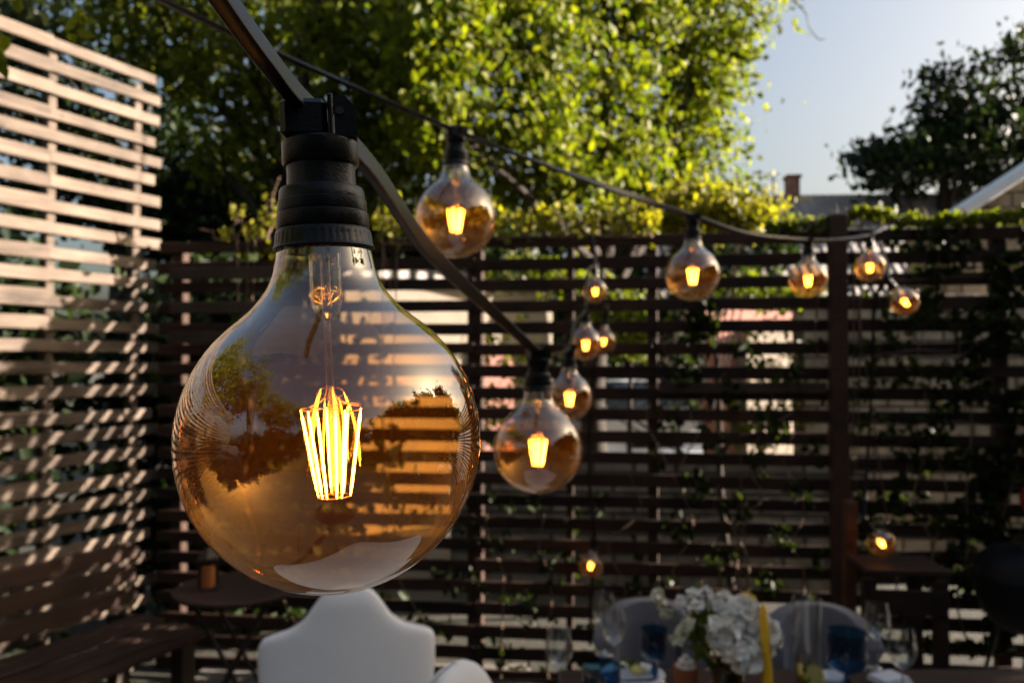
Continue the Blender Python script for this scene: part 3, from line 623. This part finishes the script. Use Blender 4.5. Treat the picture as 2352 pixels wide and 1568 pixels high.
# parked white car beyond the fence
def make_car(loc, rz):
    root = empty('parked_car', loc, rz, 'white car parked beyond the fence, its rounded end glimpsed between the slats', 'car')
    prof = [(-.86, .32), (-.88, .55), (-.87, .86), (-.80, .98), (-.66, 1.04), (-.56, 1.36), (-.40, 1.45), (.40, 1.45), (.56, 1.36), (.66, 1.04), (.80, .98), (.87, .86), (.88, .55), (.86, .32)]
    ys = [(0, .90), (.06, .97), (.25, 1), (1.2, 1), (3.6, 1), (4.1, .97), (4.25, .9)]; mb = MB(); vs = []; fs = []; n = len(prof)
    for k, (y, s_) in enumerate(ys):
        for (x, z) in prof:
            zz = z
            if k < 3 or k > 4: zz = min(z, .98+.03*(z-.98))
            vs.append((x*s_, y, zz if zz > .33 else zz+.04*(1-s_)*5))
    for k in range(len(ys)-1):
        for i in range(n): fs.append((k*n+i, k*n+(i+1) % n, (k+1)*n+(i+1) % n, (k+1)*n+i))
    fs += [tuple(range(n))[::-1], tuple((len(ys)-1)*n+i for i in range(n))]
    mb.add(vs, fs); mb.build('body', M['tarp'], root, smooth=40)
    wd = MB(); wd.add([(-.60, .33, 1.05), (.60, .33, 1.05), (.44, 1.1, 1.40), (-.44, 1.1, 1.40)], [(0, 1, 2, 3)]); 
    wd2 = MB(); wd2.box((0, .72, 1.245), (1.16, .02, .86), Matrix.Rotation(R(-66), 3, 'X'), .004); wd2.build('windscreen', M['glassdark'], root)
    for x in (-.62, .62):
        h = MB(); h.box((x, .02, .72), (.3, .06, .14), bev=.02); h.build('headlight', M['plate'], root)
        for y in (.85, 3.4):
            w = MB(); w.lathe([(0, -.1), (.28, -.1), (.31, -.06), (.31, .06), (.28, .1), (0, .1)], 24, (x*1.22, y, .31), Matrix.Rotation(R(90), 3, 'Y')); wo = w.build('wheel', M['rubber'], root, smooth=40)
            hb = MB(); hb.lathe([(0, -.105), (.17, -.105), (.18, .105), (0, .105)], 16, (x*1.22, y, .31), Matrix.Rotation(R(90), 3, 'Y')); hb.build('hub', M['plate'], wo)
    gr = MB(); gr.box((0, -.01, .60), (.8, .03, .12), bev=.01); gr.build('grille', M['glassdark'], root)
    bp = MB(); bp.box((0, -.05, .42), (1.7, .12, .13), bev=.05); bp.build('bumper', M['tarp'], root, smooth=30)
    return root
make_car(tuple(Vector((U(1500, 0, 11).x, 11.0, 0))), R(6))

# ------------------------------------------------------------------ furniture in the garden
def cover_chair(loc, rz, label):
    root = empty('covered_chair', loc, rz, label, 'chair', 'chairs in white stretch covers')
    # back cover: superposed outline, bulged; local +y is behind the back (towards viewer)
    out = [(-.225, 0), (-.228, .30), (-.235, .62), (-.240, .78), (-.247, .86), (-.250, .925), (-.243, .955), (-.215, .972), (-.165, .990), (-.125, 1.015), (-.095, 1.055), (-.065, 1.090), (-.03, 1.105), (0, 1.108)]
    P = crom(out, 4); NX = 26; vs = []; fs = []
    def hw(z):
        for (x0, z0), (x1, z1) in zip(P, P[1:]):
            if z0 <= z <= z1+1e-9: return -(x0+(x1-x0)*(z-z0)/max(1e-9, z1-z0))
        return 0
    zs = [0, .15, .3, .45, .6, .7, .78, .84, .88, .91, .93, .945, .955, .963, .972, .98, .99, 1.0, 1.015, 1.03, 1.05, 1.07, 1.085, 1.095, 1.102, 1.1079]
    for side in (1, -1):
        for z in zs:
            w = hw(z)
            for k in range(NX+1):
                a = -1+2*k/NX; x = w*math.sin(a*math.pi/2)
                th = .030*math.sqrt(max(0, 1-abs(a)**3))*min(1, (1.112-z)/.05)**.5+.001
                bow = .035*(x/.24)**2+ .12*max(0, z-.45)
                ys_ = bow+side*th-.02*math.exp(-((z-.85)/.15)**2)*math.cos(x*6)*(side > 0)
                vs.append((x, ys_, z))
    nr_ = len(zs); w1 = NX+1
    for sd in range(2):
        for i in range(nr_-1):
            for k in range(NX):
                q = (sd*nr_*w1+i*w1+k, sd*nr_*w1+i*w1+k+1, sd*nr_*w1+(i+1)*w1+k+1, sd*nr_*w1+(i+1)*w1+k); fs.append(q if sd else q[::-1])
    o = sd*nr_*w1
    for i in range(nr_-1):
        for k in (0, NX): fs.append((i*w1+k, (i+1)*w1+k, nr_*w1+(i+1)*w1+k, nr_*w1+i*w1+k))
    b = MB(); b.add(vs, fs); b.build('back_cover', M['white_cloth'], root, smooth=True)
    st = MB(); st.box((0, -.24, .25), (.45, .42, .46), bev=.03); st.build('seat_cover', M['white_cloth'], root, smooth=30)
    for sx in (-.19, .19):
        for sy in (-.42, 0):
            l = MB(); l.tube([(sx, sy, 0), (sx, sy, .06)], .016, 8); l.build('leg', M['dark_metal'], root)
    return root
c1p = U(808, 0, 2.22); cover_chair((c1p.x, 2.22, 0), R(12), 'white stretch covered chair directly below the big bulb, shoulders pointed')
c2p = U(1058, 0, 1.72); c2 = cover_chair((c2p.x+.055, 1.66, -.012), R(55), 'white covered chair whose rounded corner shows at the bottom edge right of the other')
c2.location.z = 0

def velvet_chair(loc, rz, label, w=.46, top=.86):
    root = empty('velvet_chair', loc, rz, label, 'chair', 'grey velvet chairs behind the table'); mb = MB()
    # curved back shell
    n = 22; vs = []; fs = []; rows = []
    for j in range(9):
        t_ = j/8
        for k in range(n+1):
            a = -1+2*k/n; th = a*R(78); zt = top-.10*abs(a)**2.6-.02*a*a
            z = .44+(zt-.44)*t_
            for rr in (w/2, w/2-.055):
                rads = rr*(1+.10*t_) - (.02*(t_ > .99) if rr > .2 else -.02*(t_ > .99)); vs.append((rads*math.sin(th), rads*math.cos(th)*.85-.02, z))
    def I(j, k, s_): return (j*(n+1)+k)*2+s_
    for j in range(8):
        for k in range(n):
            fs.append((I(j, k, 0), I(j, k+1, 0), I(j+1, k+1, 0), I(j+1, k, 0))); fs.append((I(j, k, 1), I(j+1, k, 1), I(j+1, k+1, 1), I(j, k+1, 1)))
    for k in range(n): fs.append((I(8, k, 0), I(8, k+1, 0), I(8, k+1, 1), I(8, k, 1))); fs.append((I(0, k, 0), I(0, k, 1), I(0, k+1, 1), I(0, k+1, 0)))
    for j in range(8):
        for k in (0, n): fs.append((I(j, k, 0), I(j+1, k, 0), I(j+1, k, 1), I(j, k, 1)))
    mb.add(vs, fs); mb.build('backrest', M['grey_velvet'], root, smooth=50)
    st = MB(); st.lathe([(0, .36), (.20, .36), (.225, .38), (.23, .44), (.21, .47), (0, .48)], 28, sy=.95); st.build('seat', M['grey_velvet'], root, smooth=True)
    for sx in (-.15, .15):
        for sy in (-.15, .15): l = MB(); l.tube([(sx*1.3, sy*1.3, 0), (sx, sy, .37)], [.010, .016], 8); l.build('leg', M['black_metal'], root)
    return root
vc1 = velvet_chair((U(1500, 0, 2.86).x, 2.90, 0), 0, 'grey velvet chair with a navy bag on it, behind the left end of the table', w=.37, top=.845)
vc2 = velvet_chair((U(1888, 0, 2.86).x, 2.90, 0), R(-8), 'grey velvet chair behind the blue goblet at the right of the candle', w=.37, top=.83)
# navy bag with strap handles hung on the left velvet chair
hb = empty('handbag', (vc1.location.x, 2.70, .48), 0, 'navy bag with two strap handles resting on the grey velvet chair', 'bag')
mb = MB(); mb.box((0, .02, .115), (.23, .11, .23), bev=.02); mb.build('bag_body', M['navy'], hb, smooth=40)
for sx in (-.06, .03):
    mb = MB(); mb.tube(crom([(sx, -.045, .21), (sx+.012, -.03, .30), (sx+.03, .0, .372), (sx+.04, .05, .375), (sx+.05, .08, .30)], 6), .009, 8, flat=(1, .4)); mb.build('strap', M['navy'], hb, smooth=True)

TZ = .755
tb = empty('dining_table', (1.05, 2.20, 0), 0, 'dark wooden dining table laid with glasses and flowers at the bottom right', 'table')
mb = MB(); mb.box((0, 0, TZ-.02), (1.80, .82, .03), bev=.005); mb.build('tabletop', M['post_wood'], tb)
for sx in (-.8, .8):
    for sy in (-.34, .34): mb = MB(); mb.box((sx, sy, .36), (.06, .06, .72), bev=.005); mb.build('leg', M['grey_wood'], tb)
TT = TZ-.004

# second table with a white cloth standing right below the camera, mirrored in the bottom of the bulbs
t2 = empty('clothed_table', (.05, .72, 0), 0, 'white clothed table just below the camera, outside the frame', 'table')
mb = MB(); mb.lathe([(0, .75), (.52, .75), (.54, .745), (.555, .70), (.57, .35), (.59, .12), (.585, .12), (.54, .72), (0, .73)][::-1], 72, wob=lambda th, z: ((abs(math.cos(th+.5))**6+abs(math.sin(th+.5))**6)**(-1/6)-1)*.9-.06+.025*math.sin(th*14)*(max(0, .72-z)/.6)); mb.build('tablecloth', M['white_cloth'], t2, smooth=True)
mb = MB(); mb.lathe([(0, .03), (.3, .03), (.3, .0), (0, .0)][::-1], 32); mb.tube([(0, 0, .03), (0, 0, .73)], .04, 12); mb.build('pedestal', M['dark_metal'], t2)

# ------------------------------------------------------------------ things on the table
def onT(px, Y): p_ = U(px, 800, Y); return (p_.x, Y, TT)
def wineglass(px, Y, label, s_=1.0):
    root = empty('wine_glass', onT(px, Y), rnd.uniform(0, 6), label, 'wine glass', 'wine glasses on the table')
    bw = MB(); bw.lathe(crom([(.0045, .094), (.012, .098), (.026, .110), (.036, .130), (.0395, .150), (.037, .178), (.0325, .205), (.0305, .215)], 6), 40); bw.build('bowl', M['clear'], root, smooth=True)
    st = MB(); st.lathe([(0, .0005), (.034, .0005), (.034, .0018), (.020, .0035), (.006, .007), (.0036, .02), (.0034, .080), (.0045, .094), (0, .096)], 28); st.build('stem', M['stemglass'], root, smooth=True)
    root.scale = (s_,)*3; return root
wineglass(1284, 2.36, 'clear wine glass at the left front corner of the table')
wineglass(1408, 2.56, 'clear wine glass in front of the grey velvet chair and navy bag')
wineglass(1386, 2.74, 'clear wine glass partly behind another, left of the navy bag', .98)
wineglass(2008, 2.60, 'clear wine glass right of the blue goblet by the dark corner')
wineglass(2064, 2.36, 'wine glass furthest right on the table')
def goblet(px, Y, label, h=.165, r=.043):
    root = empty('blue_goblet', onT(px, Y), 0, label, 'goblet', 'blue pressed glass goblets')
    wob = lambda th, z: .03*math.sin(th*12+z*90)*math.sin(z*160)
    a = MB(); a.lathe(crom([(.005, .062), (.026, .070), (r*.93, .09), (r, .115), (r*.97, .14), (r*.99, h)], 6), 60, wob=wob); a.build('bowl', M['bluev'], root, smooth=True)
    b = MB(); b.lathe([(0, .0006), (.037, .0006), (.037, .004), (.018, .012), (.010, .02), (.013, .04), (.009, .055), (.006, .063), (0, .064)], 32); b.build('foot', M['bluev'], root, smooth=True)
    return root
goblet(1500, 2.50, 'blue goblet between the wine glass and the flowers'); goblet(1938, 2.40, 'large blue goblet standing to the right of the lemon jug', .19, .058)
goblet(1380, 2.22, 'blue goblet low at the bottom edge beside the front wine glass', .16, .052)
# candle
cd = empty('taper_candle', onT(1762, 2.2), 0, 'orange yellow taper candle standing upright among the flowers', 'candle')
ztip = U(0, 1383, 2.2).z-TT
a = MB(); a.lathe([(0, .03), (.0150, .03), (.0145, ztip*.5), (.0115, ztip*.85), (.0085, ztip*.95), (.0040, ztip*.99), (0, ztip)], 24, m=Matrix.Rotation(R(-3), 3, 'Y')); a.build('wax', M['wax'], cd, smooth=40)
a = MB(); a.lathe([(0, .001), (.038, .001), (.038, .006), (.018, .012), (.016, .045), (.013, .045), (.013, .03), (0, .03)], 28); a.build('holder', M['brass'], cd, smooth=30)
a = MB(); a.tube([Vector((ztip*math.sin(R(-3)), 0, ztip*.998)), Vector((ztip*math.sin(R(-3))+.001, 0, ztip+.006))], .0008, 5); a.build('wick', M['dark_metal'], cd)
# flower arrangement
def petals(mb, c, rad, n, size, cup=.5):
    c = Vector(c)
    for i in range(n):
        d = Vector((NR.normal(), NR.normal(), NR.normal()*.8+.35)).normalized(); k = rnd.uniform(.35, 1)**.6
        p_ = c+d*rad*k; t1 = d.cross(Vector((rnd.gauss(0, 1), rnd.gauss(0, 1), rnd.gauss(0, 1)))).normalized(); t2_ = d.cross(t1)
        nrm = (d*.5+t1*rnd.uniform(-.8, .8)).normalized(); t1 = nrm.cross(t2_).normalized(); s_ = size*rnd.uniform(.6, 1.2)
        vs = []; 
        for r_ in (0, .5, 1):
            for q in range(8):
                th = q/8*2*math.pi; w = 1+.18*math.sin(th*3+i)
                vs.append(p_+(t1*math.cos(th)+t2_*math.sin(th))*s_*r_*w+nrm*s_*cup*(r_*r_)*(1+.2*math.sin(th*4+i)))
        fs = [(r_*8+q, r_*8+(q+1) % 8, r_*8+8+(q+1) % 8, r_*8+8+q) for r_ in (0, 1) for q in range(8)]
        mb.add(vs, fs)
fv = empty('flower_vase', onT(1668, 2.28), 0, 'amber glass vase holding white peonies and small blossoms', 'vase with flowers')
a = MB(); a.lathe(crom([(.030, .003), (.048, .010), (.056, .04), (.050, .09), (.040, .13), (.044, .145)], 6), 40); a.lathe([(0, .002), (.035, .002), (.03, .004)], 24); a.build('vase', M['amberv'], fv, smooth=True)
a = MB()
base = Vector((0, 0, .02))
heads = [(1705, 1415, 2.26, .050, 90, 'w'), (1755, 1462, 2.24, .045, 70, 'w'), (1665, 1452, 2.22, .046, 70, 'w'), (1705, 1502, 2.20, .045, 60, 'w'), (1660, 1390, 2.30, .030, 34, 'w')]
for px, py, Y, r_, n_, _ in heads:
    h_ = U(px, py, Y)-fv.location; a.tube(crom([base+Vector((rnd.gauss(0, .01), rnd.gauss(0, .01), 0)), Vector((h_.x*.3, h_.y*.3, .13)), h_], 5), .003, 6)
sm = [(1590, 1365, 2.3), (1622, 1360, 2.32), (1565, 1382, 2.3), (1640, 1385, 2.3), (1604, 1388, 2.27), (1518, 1385, 2.34), (1528, 1410, 2.34), (1512, 1368, 2.34), (1566, 1450, 2.2), (1578, 1432, 2.2), (1556, 1470, 2.2)]
for px, py, Y in sm:
    h_ = U(px, py, Y)-fv.location; a.tube(crom([base, Vector((h_.x*.35, h_.y*.3, .15)), h_], 5), .002, 5)
a.build('stems', M['green_stem'], fv, smooth=True)
for px, py, Y, r_, n_, _ in heads:
    b = MB(); petals(b, U(px, py, Y)-fv.location, r_*.92, int(n_*1.5), .020, .45); b.build('peony', M['petal'], fv, smooth=True)
for k, (px, py, Y) in enumerate(sm):
    b = MB(); petals(b, U(px, py, Y)-fv.location, .017, 26, .0085, .4); b.build('blossom', M['petal_c'] if k > 4 else M['petal'], fv, smooth=True)
yl = MB(); petals(yl, U(1712, 1374, 2.33)-fv.location, .018, 26, .012, .3); yl.build('yellow_flower', M['lemon'], fv, smooth=True)
leaf_mesh('leaves', [tuple(U(px+g7(0, 12), py+g7(0, 12), 2.3+g7(0, .02))) for px, py in ((1600, 1420), (1635, 1430), (1620, 1460), (1655, 1420), (1640, 1500), (1690, 1530), (1670, 1545), (1600, 1450)) for _ in range(4)], .06, M['leaf_mid'], fv)
def lemonslice(parent, c, rot, r_=.027):
    m = Euler(rot).to_matrix(); c = Vector(c)
    a = MB(); a.lathe([(r_*.90, -.0025), (r_, -.0022), (r_, .0022), (r_*.90, .0025)], 26, c, m); o = a.build('lemon_rind', M['lemon'], parent, smooth=40)
    a = MB(); a.lathe([(0, -.002), (r_*.9, -.0022), (r_*.9, .0022), (0, .002)], 26, c, m); a.build('lemon_flesh', M['lemon_in'], o)
lemonslice(fv, (-.005, -.02, .045), (R(80), 0, 0)); lemonslice(fv, (.02, .0, .035), (R(70), .5, .4))
# lemon jug
lj = empty('glass_jug', onT(1848, 2.26), 0, 'tall clear glass jug with lemon slices and green herbs', 'jug')
zj = U(0, 1372, 2.26).z-TT
a = MB(); a.lathe([(0, .004), (.036, .004), (.039, .012), (.039, zj*.7), (.040, zj)], 40); a.build('glass_body', M['clear'], lj, smooth=True)
lemonslice(lj, (.012, -.016, .118), (R(82), .2, 0), .030); lemonslice(lj, (.012, -.01, .07), (R(75), -.3, 0), .030); lemonslice(lj, (-.014, .008, .12), (R(60), .9, .5), .024)
a = MB(); a.tube(crom([(-.01, -.01, .01), (-.014, -.008, .08), (-.008, 0, .15)], 5), .0018, 6); a.build('herb_stem', M['green_stem'], lj)
leaf_mesh('leaves', [tuple(Vector(lj.location)+Vector((-.014+g7(0, .006), -.008+g7(0, .008), rnd.uniform(.02, .15)))) for _ in range(22)], .028, M['leaf_mid'], lj)
# terracotta cup with sweets
cu = empty('snack_bowl', onT(1572, 2.30), 0, 'terracotta bowl heaped with pale cubes of sweets', 'bowl')
zb = U(0, 1537, 2.30).z-TT
a = MB(); a.lathe([(0, .001), (.022, .001), (.033, .03), (.036, max(.06, zb+.012)), (.033, max(.06, zb+.012)), (.028, .035), (0, .03)], 32); a.build('bowl', M['terracotta'], cu, smooth=40)
zt_ = max(.06, zb+.012)
for k in range(15):
    a = MB(); lay = k//7; rr = (.021, .014, .0)[lay] if k < 14 else 0; th = k*.9+lay
    a.box((rr*math.cos(th), rr*math.sin(th), zt_-.004+lay*.014), (.016, .016, .015), Euler((g7(0, .4), g7(0, .4), th)).to_matrix(), .003); a.build('sweet', M['marsh'], cu, smooth=40)
def plate(px, Y, label, fruit=True):
    root = empty('dinner_plate', onT(px, Y), rnd.uniform(-.3, .3), label, 'plate', 'plates with folded napkins')
    a = MB(); a.lathe([(0, .003), (.08, .003), (.085, .006), (.125, .016), (.127, .018), (.122, .019), (.083, .009), (0, .006)], 56); a.build('china', M['plate'], root, smooth=True)
    b = MB(); b.box((0, 0, .0205), (.14, .10, .012), Matrix.Rotation(.3, 3, 'Z'), .005); b.box((.005, .005, .0305), (.12, .085, .008), Matrix.Rotation(.36, 3, 'Z'), .0035); b.build('napkin', M['linen'], root, smooth=40)
    root.scale = (.8, .8, 1)
    if fruit:
        lemonslice(root, (.02, -.02, .038), (.1, .08, 0), .028)
        leaf_mesh('herb_leaves', [tuple(Vector(root.location)+Vector((g7(0, .025), g7(0, .012), .045+abs(g7(0, .005))))) for _ in range(16)], .026, M['leaf_mid'], root)
plate(1450, 2.52, 'white plate with folded napkin and lemon slice left of the bowl of sweets'); 
nk = empty('napkin', onT(2035, 2.50), .3, 'folded pale blue napkin lying at the right end of the table', 'napkin'); a = MB()
for k in range(3): a.box((0, .002*k, .004+.006*k), (.11-.006*k, .08-.004*k, .0055), Matrix.Rotation(.05*k, 3, 'Z'), .002)
a.build('cloth_layers', M['linen'], nk, smooth=40)
# lemon half beside jug and pale dish
ds = empty('sugar_dish', onT(1905, 2.44), 0, 'small pale bowl between the jug and the blue goblet', 'bowl'); a = MB(); a.lathe([(0, .001), (.02, .001), (.04, .03), (.042, .045), (.039, .045), (.018, .008), (0, .006)], 32); a.build('dish', M['plate'], ds, smooth=True)

# ------------------------------------------------------------------ bistro table and lantern on the left
bt = empty('bistro_table', (U(555, 0, 3.6).x, 3.6, 0), R(10), 'round folding bistro table with crossed iron legs behind the big bulb', 'table')
a = MB(); a.lathe([(0, .715), (.262, .715), (.27, .722), (.27, .733), (.262, .738), (0, .738)], 48); a.build('tabletop', M['post_wood'], bt, smooth=30)
for s_ in (-1, 1):
    for y in (-.14, .14): a = MB(); a.tube([(s_*.21, y, 0), (-s_*.16, y, .715)], .010, 8); a.build('leg', M['dark_metal'], bt)
ln = empty('candle_lantern', (U(490, 0, 3.55).x, 3.55, .738), R(15), 'small lantern with an orange glass on the bistro table', 'lantern')
a = MB(); a.box((0, 0, .006), (.085, .085, .012), bev=.002); a.box((0, 0, .135), (.085, .085, .012), bev=.002)
for x in (-.036, .036):
    for y in (-.036, .036): a.box((x, y, .07), (.008, .008, .118))
a.lathe([(0, .185), (.012, .18), (.045, .141), (0, .141)][::-1], 4); a.build('frame', M['dark_metal'], ln)
a = MB(); a.lathe([(0, .013), (.028, .013), (.030, .06), (.026, .10), (0, .10)], 20); a.build('candle_glass', M['orange'], ln, smooth=40)
# pallet bench along the left fence
pb = empty('pallet_bench', Vector((-2.42, 3.15, 0)), R(63), 'low bench of rough weathered pallet planks at the foot of the pale screen', 'bench')
for k in range(5):
    a = MB(); a.box((g7(0, .01), -.06-k*.115, .44+g7(0, .003)), (2.2, .09, .022), Matrix.Rotation(g7(0, .008), 3, 'Z'), .004); a.build('plank', M['post_wood'], pb)
for k in range(3):
    a = MB(); a.box((g7(0, .01), .02, .55+k*.115), (2.2, .022, .085), None, .004); a.build('back_plank', M['post_wood'], pb)
for x in (-.95, 0, .95):
    for y in (-.05, -.50): a = MB(); a.box((x, y, .212), (.08, .08, .424), None, .005); a.build('leg', M['grey_wood'], pb)
# ------------------------------------------------------------------ timber stand, barbecue, pot at right
wsx = U(1945, 0, 3.75).x; ws = empty('timber_stand', (wsx, 3.72, 0), R(-6), 'rough timber stand with a tall upright, lit orange by the bulb beside it', 'stand')
zs_ = U(0, 1292, 3.7).z
for x, y, h in ((0, .10, 1.08), (.30, .10, zs_-.02), (0, -.18, zs_-.02), (.30, -.18, zs_-.02)):
    a = MB(); a.box((x, y, h/2), (.055, .055, h), Matrix.Rotation(.02 if h > 1 else 0, 3, 'Y'), .004); a.build('post', M['honey_wood'] if h > 1 else M['dark_wood'], ws)
for k in range(3): a = MB(); a.box((.17, -.14+k*.10, zs_), (.36, .09, .025), None, .003); a.build('top_board', M['post_wood'], ws)
for k in range(1): a = MB(); a.box((.16, -.212, zs_-.12-k*.22), (.32, .018, .11), None, .003); a.build('front_board', M['dark_wood'], ws)
bq = empty('barbecue', (U(2330, 0, 3.75).x, 3.75, 0), 0, 'black kettle barbecue with a domed lid in the dark corner', 'barbecue')
a = MB(); a.lathe(crom([(.06, .52), (.16, .56), (.24, .66), (.27, .77), (.27, .785)], 5), 48); a.build('kettle', M['black_metal'], bq, smooth=True)
a = MB(); a.lathe(crom([(.275, .785), (.272, .82), (.23, .90), (.13, .955), (0, .97)], 6), 48); lid = a.build('lid', M['black_metal'], bq, smooth=True)
a = MB(); a.tube(crom([(-.05, 0, .962), (-.04, 0, 1.0), (.04, 0, 1.0), (.05, 0, .962)], 5), .009, 8); a.build('handle', M['post_wood'], lid)
bq.scale = (.78, .78, .92)
for k in range(3): th = k*2.1+.4; a = MB(); a.tube([(.12*math.cos(th), .12*math.sin(th), .56), (.30*math.cos(th), .30*math.sin(th), 0)], .012, 8); a.build('leg', M['dark_metal'], bq)
rp = empty('red_pot', (U(2385, 0, 3.7).x, 3.7, 0), 0, 'glossy red rounded pot on a slim iron stand at the right edge', 'pot')
zr_ = U(0, 1190, 3.7).z
a = MB(); a.lathe(crom([(0, zr_-.02), (.06, zr_-.015), (.10, zr_+.05), (.105, zr_+.10), (.08, zr_+.15), (.05, zr_+.165), (0, zr_+.168)], 6), 40); a.build('pot_body', M['red'], rp, smooth=True)
for k in range(3): th = k*2.1; a = MB(); a.tube([(.05*math.cos(th), .05*math.sin(th), zr_-.01), (.13*math.cos(th), .13*math.sin(th), 0)], .009, 8); a.build('leg', M['dark_metal'], rp)
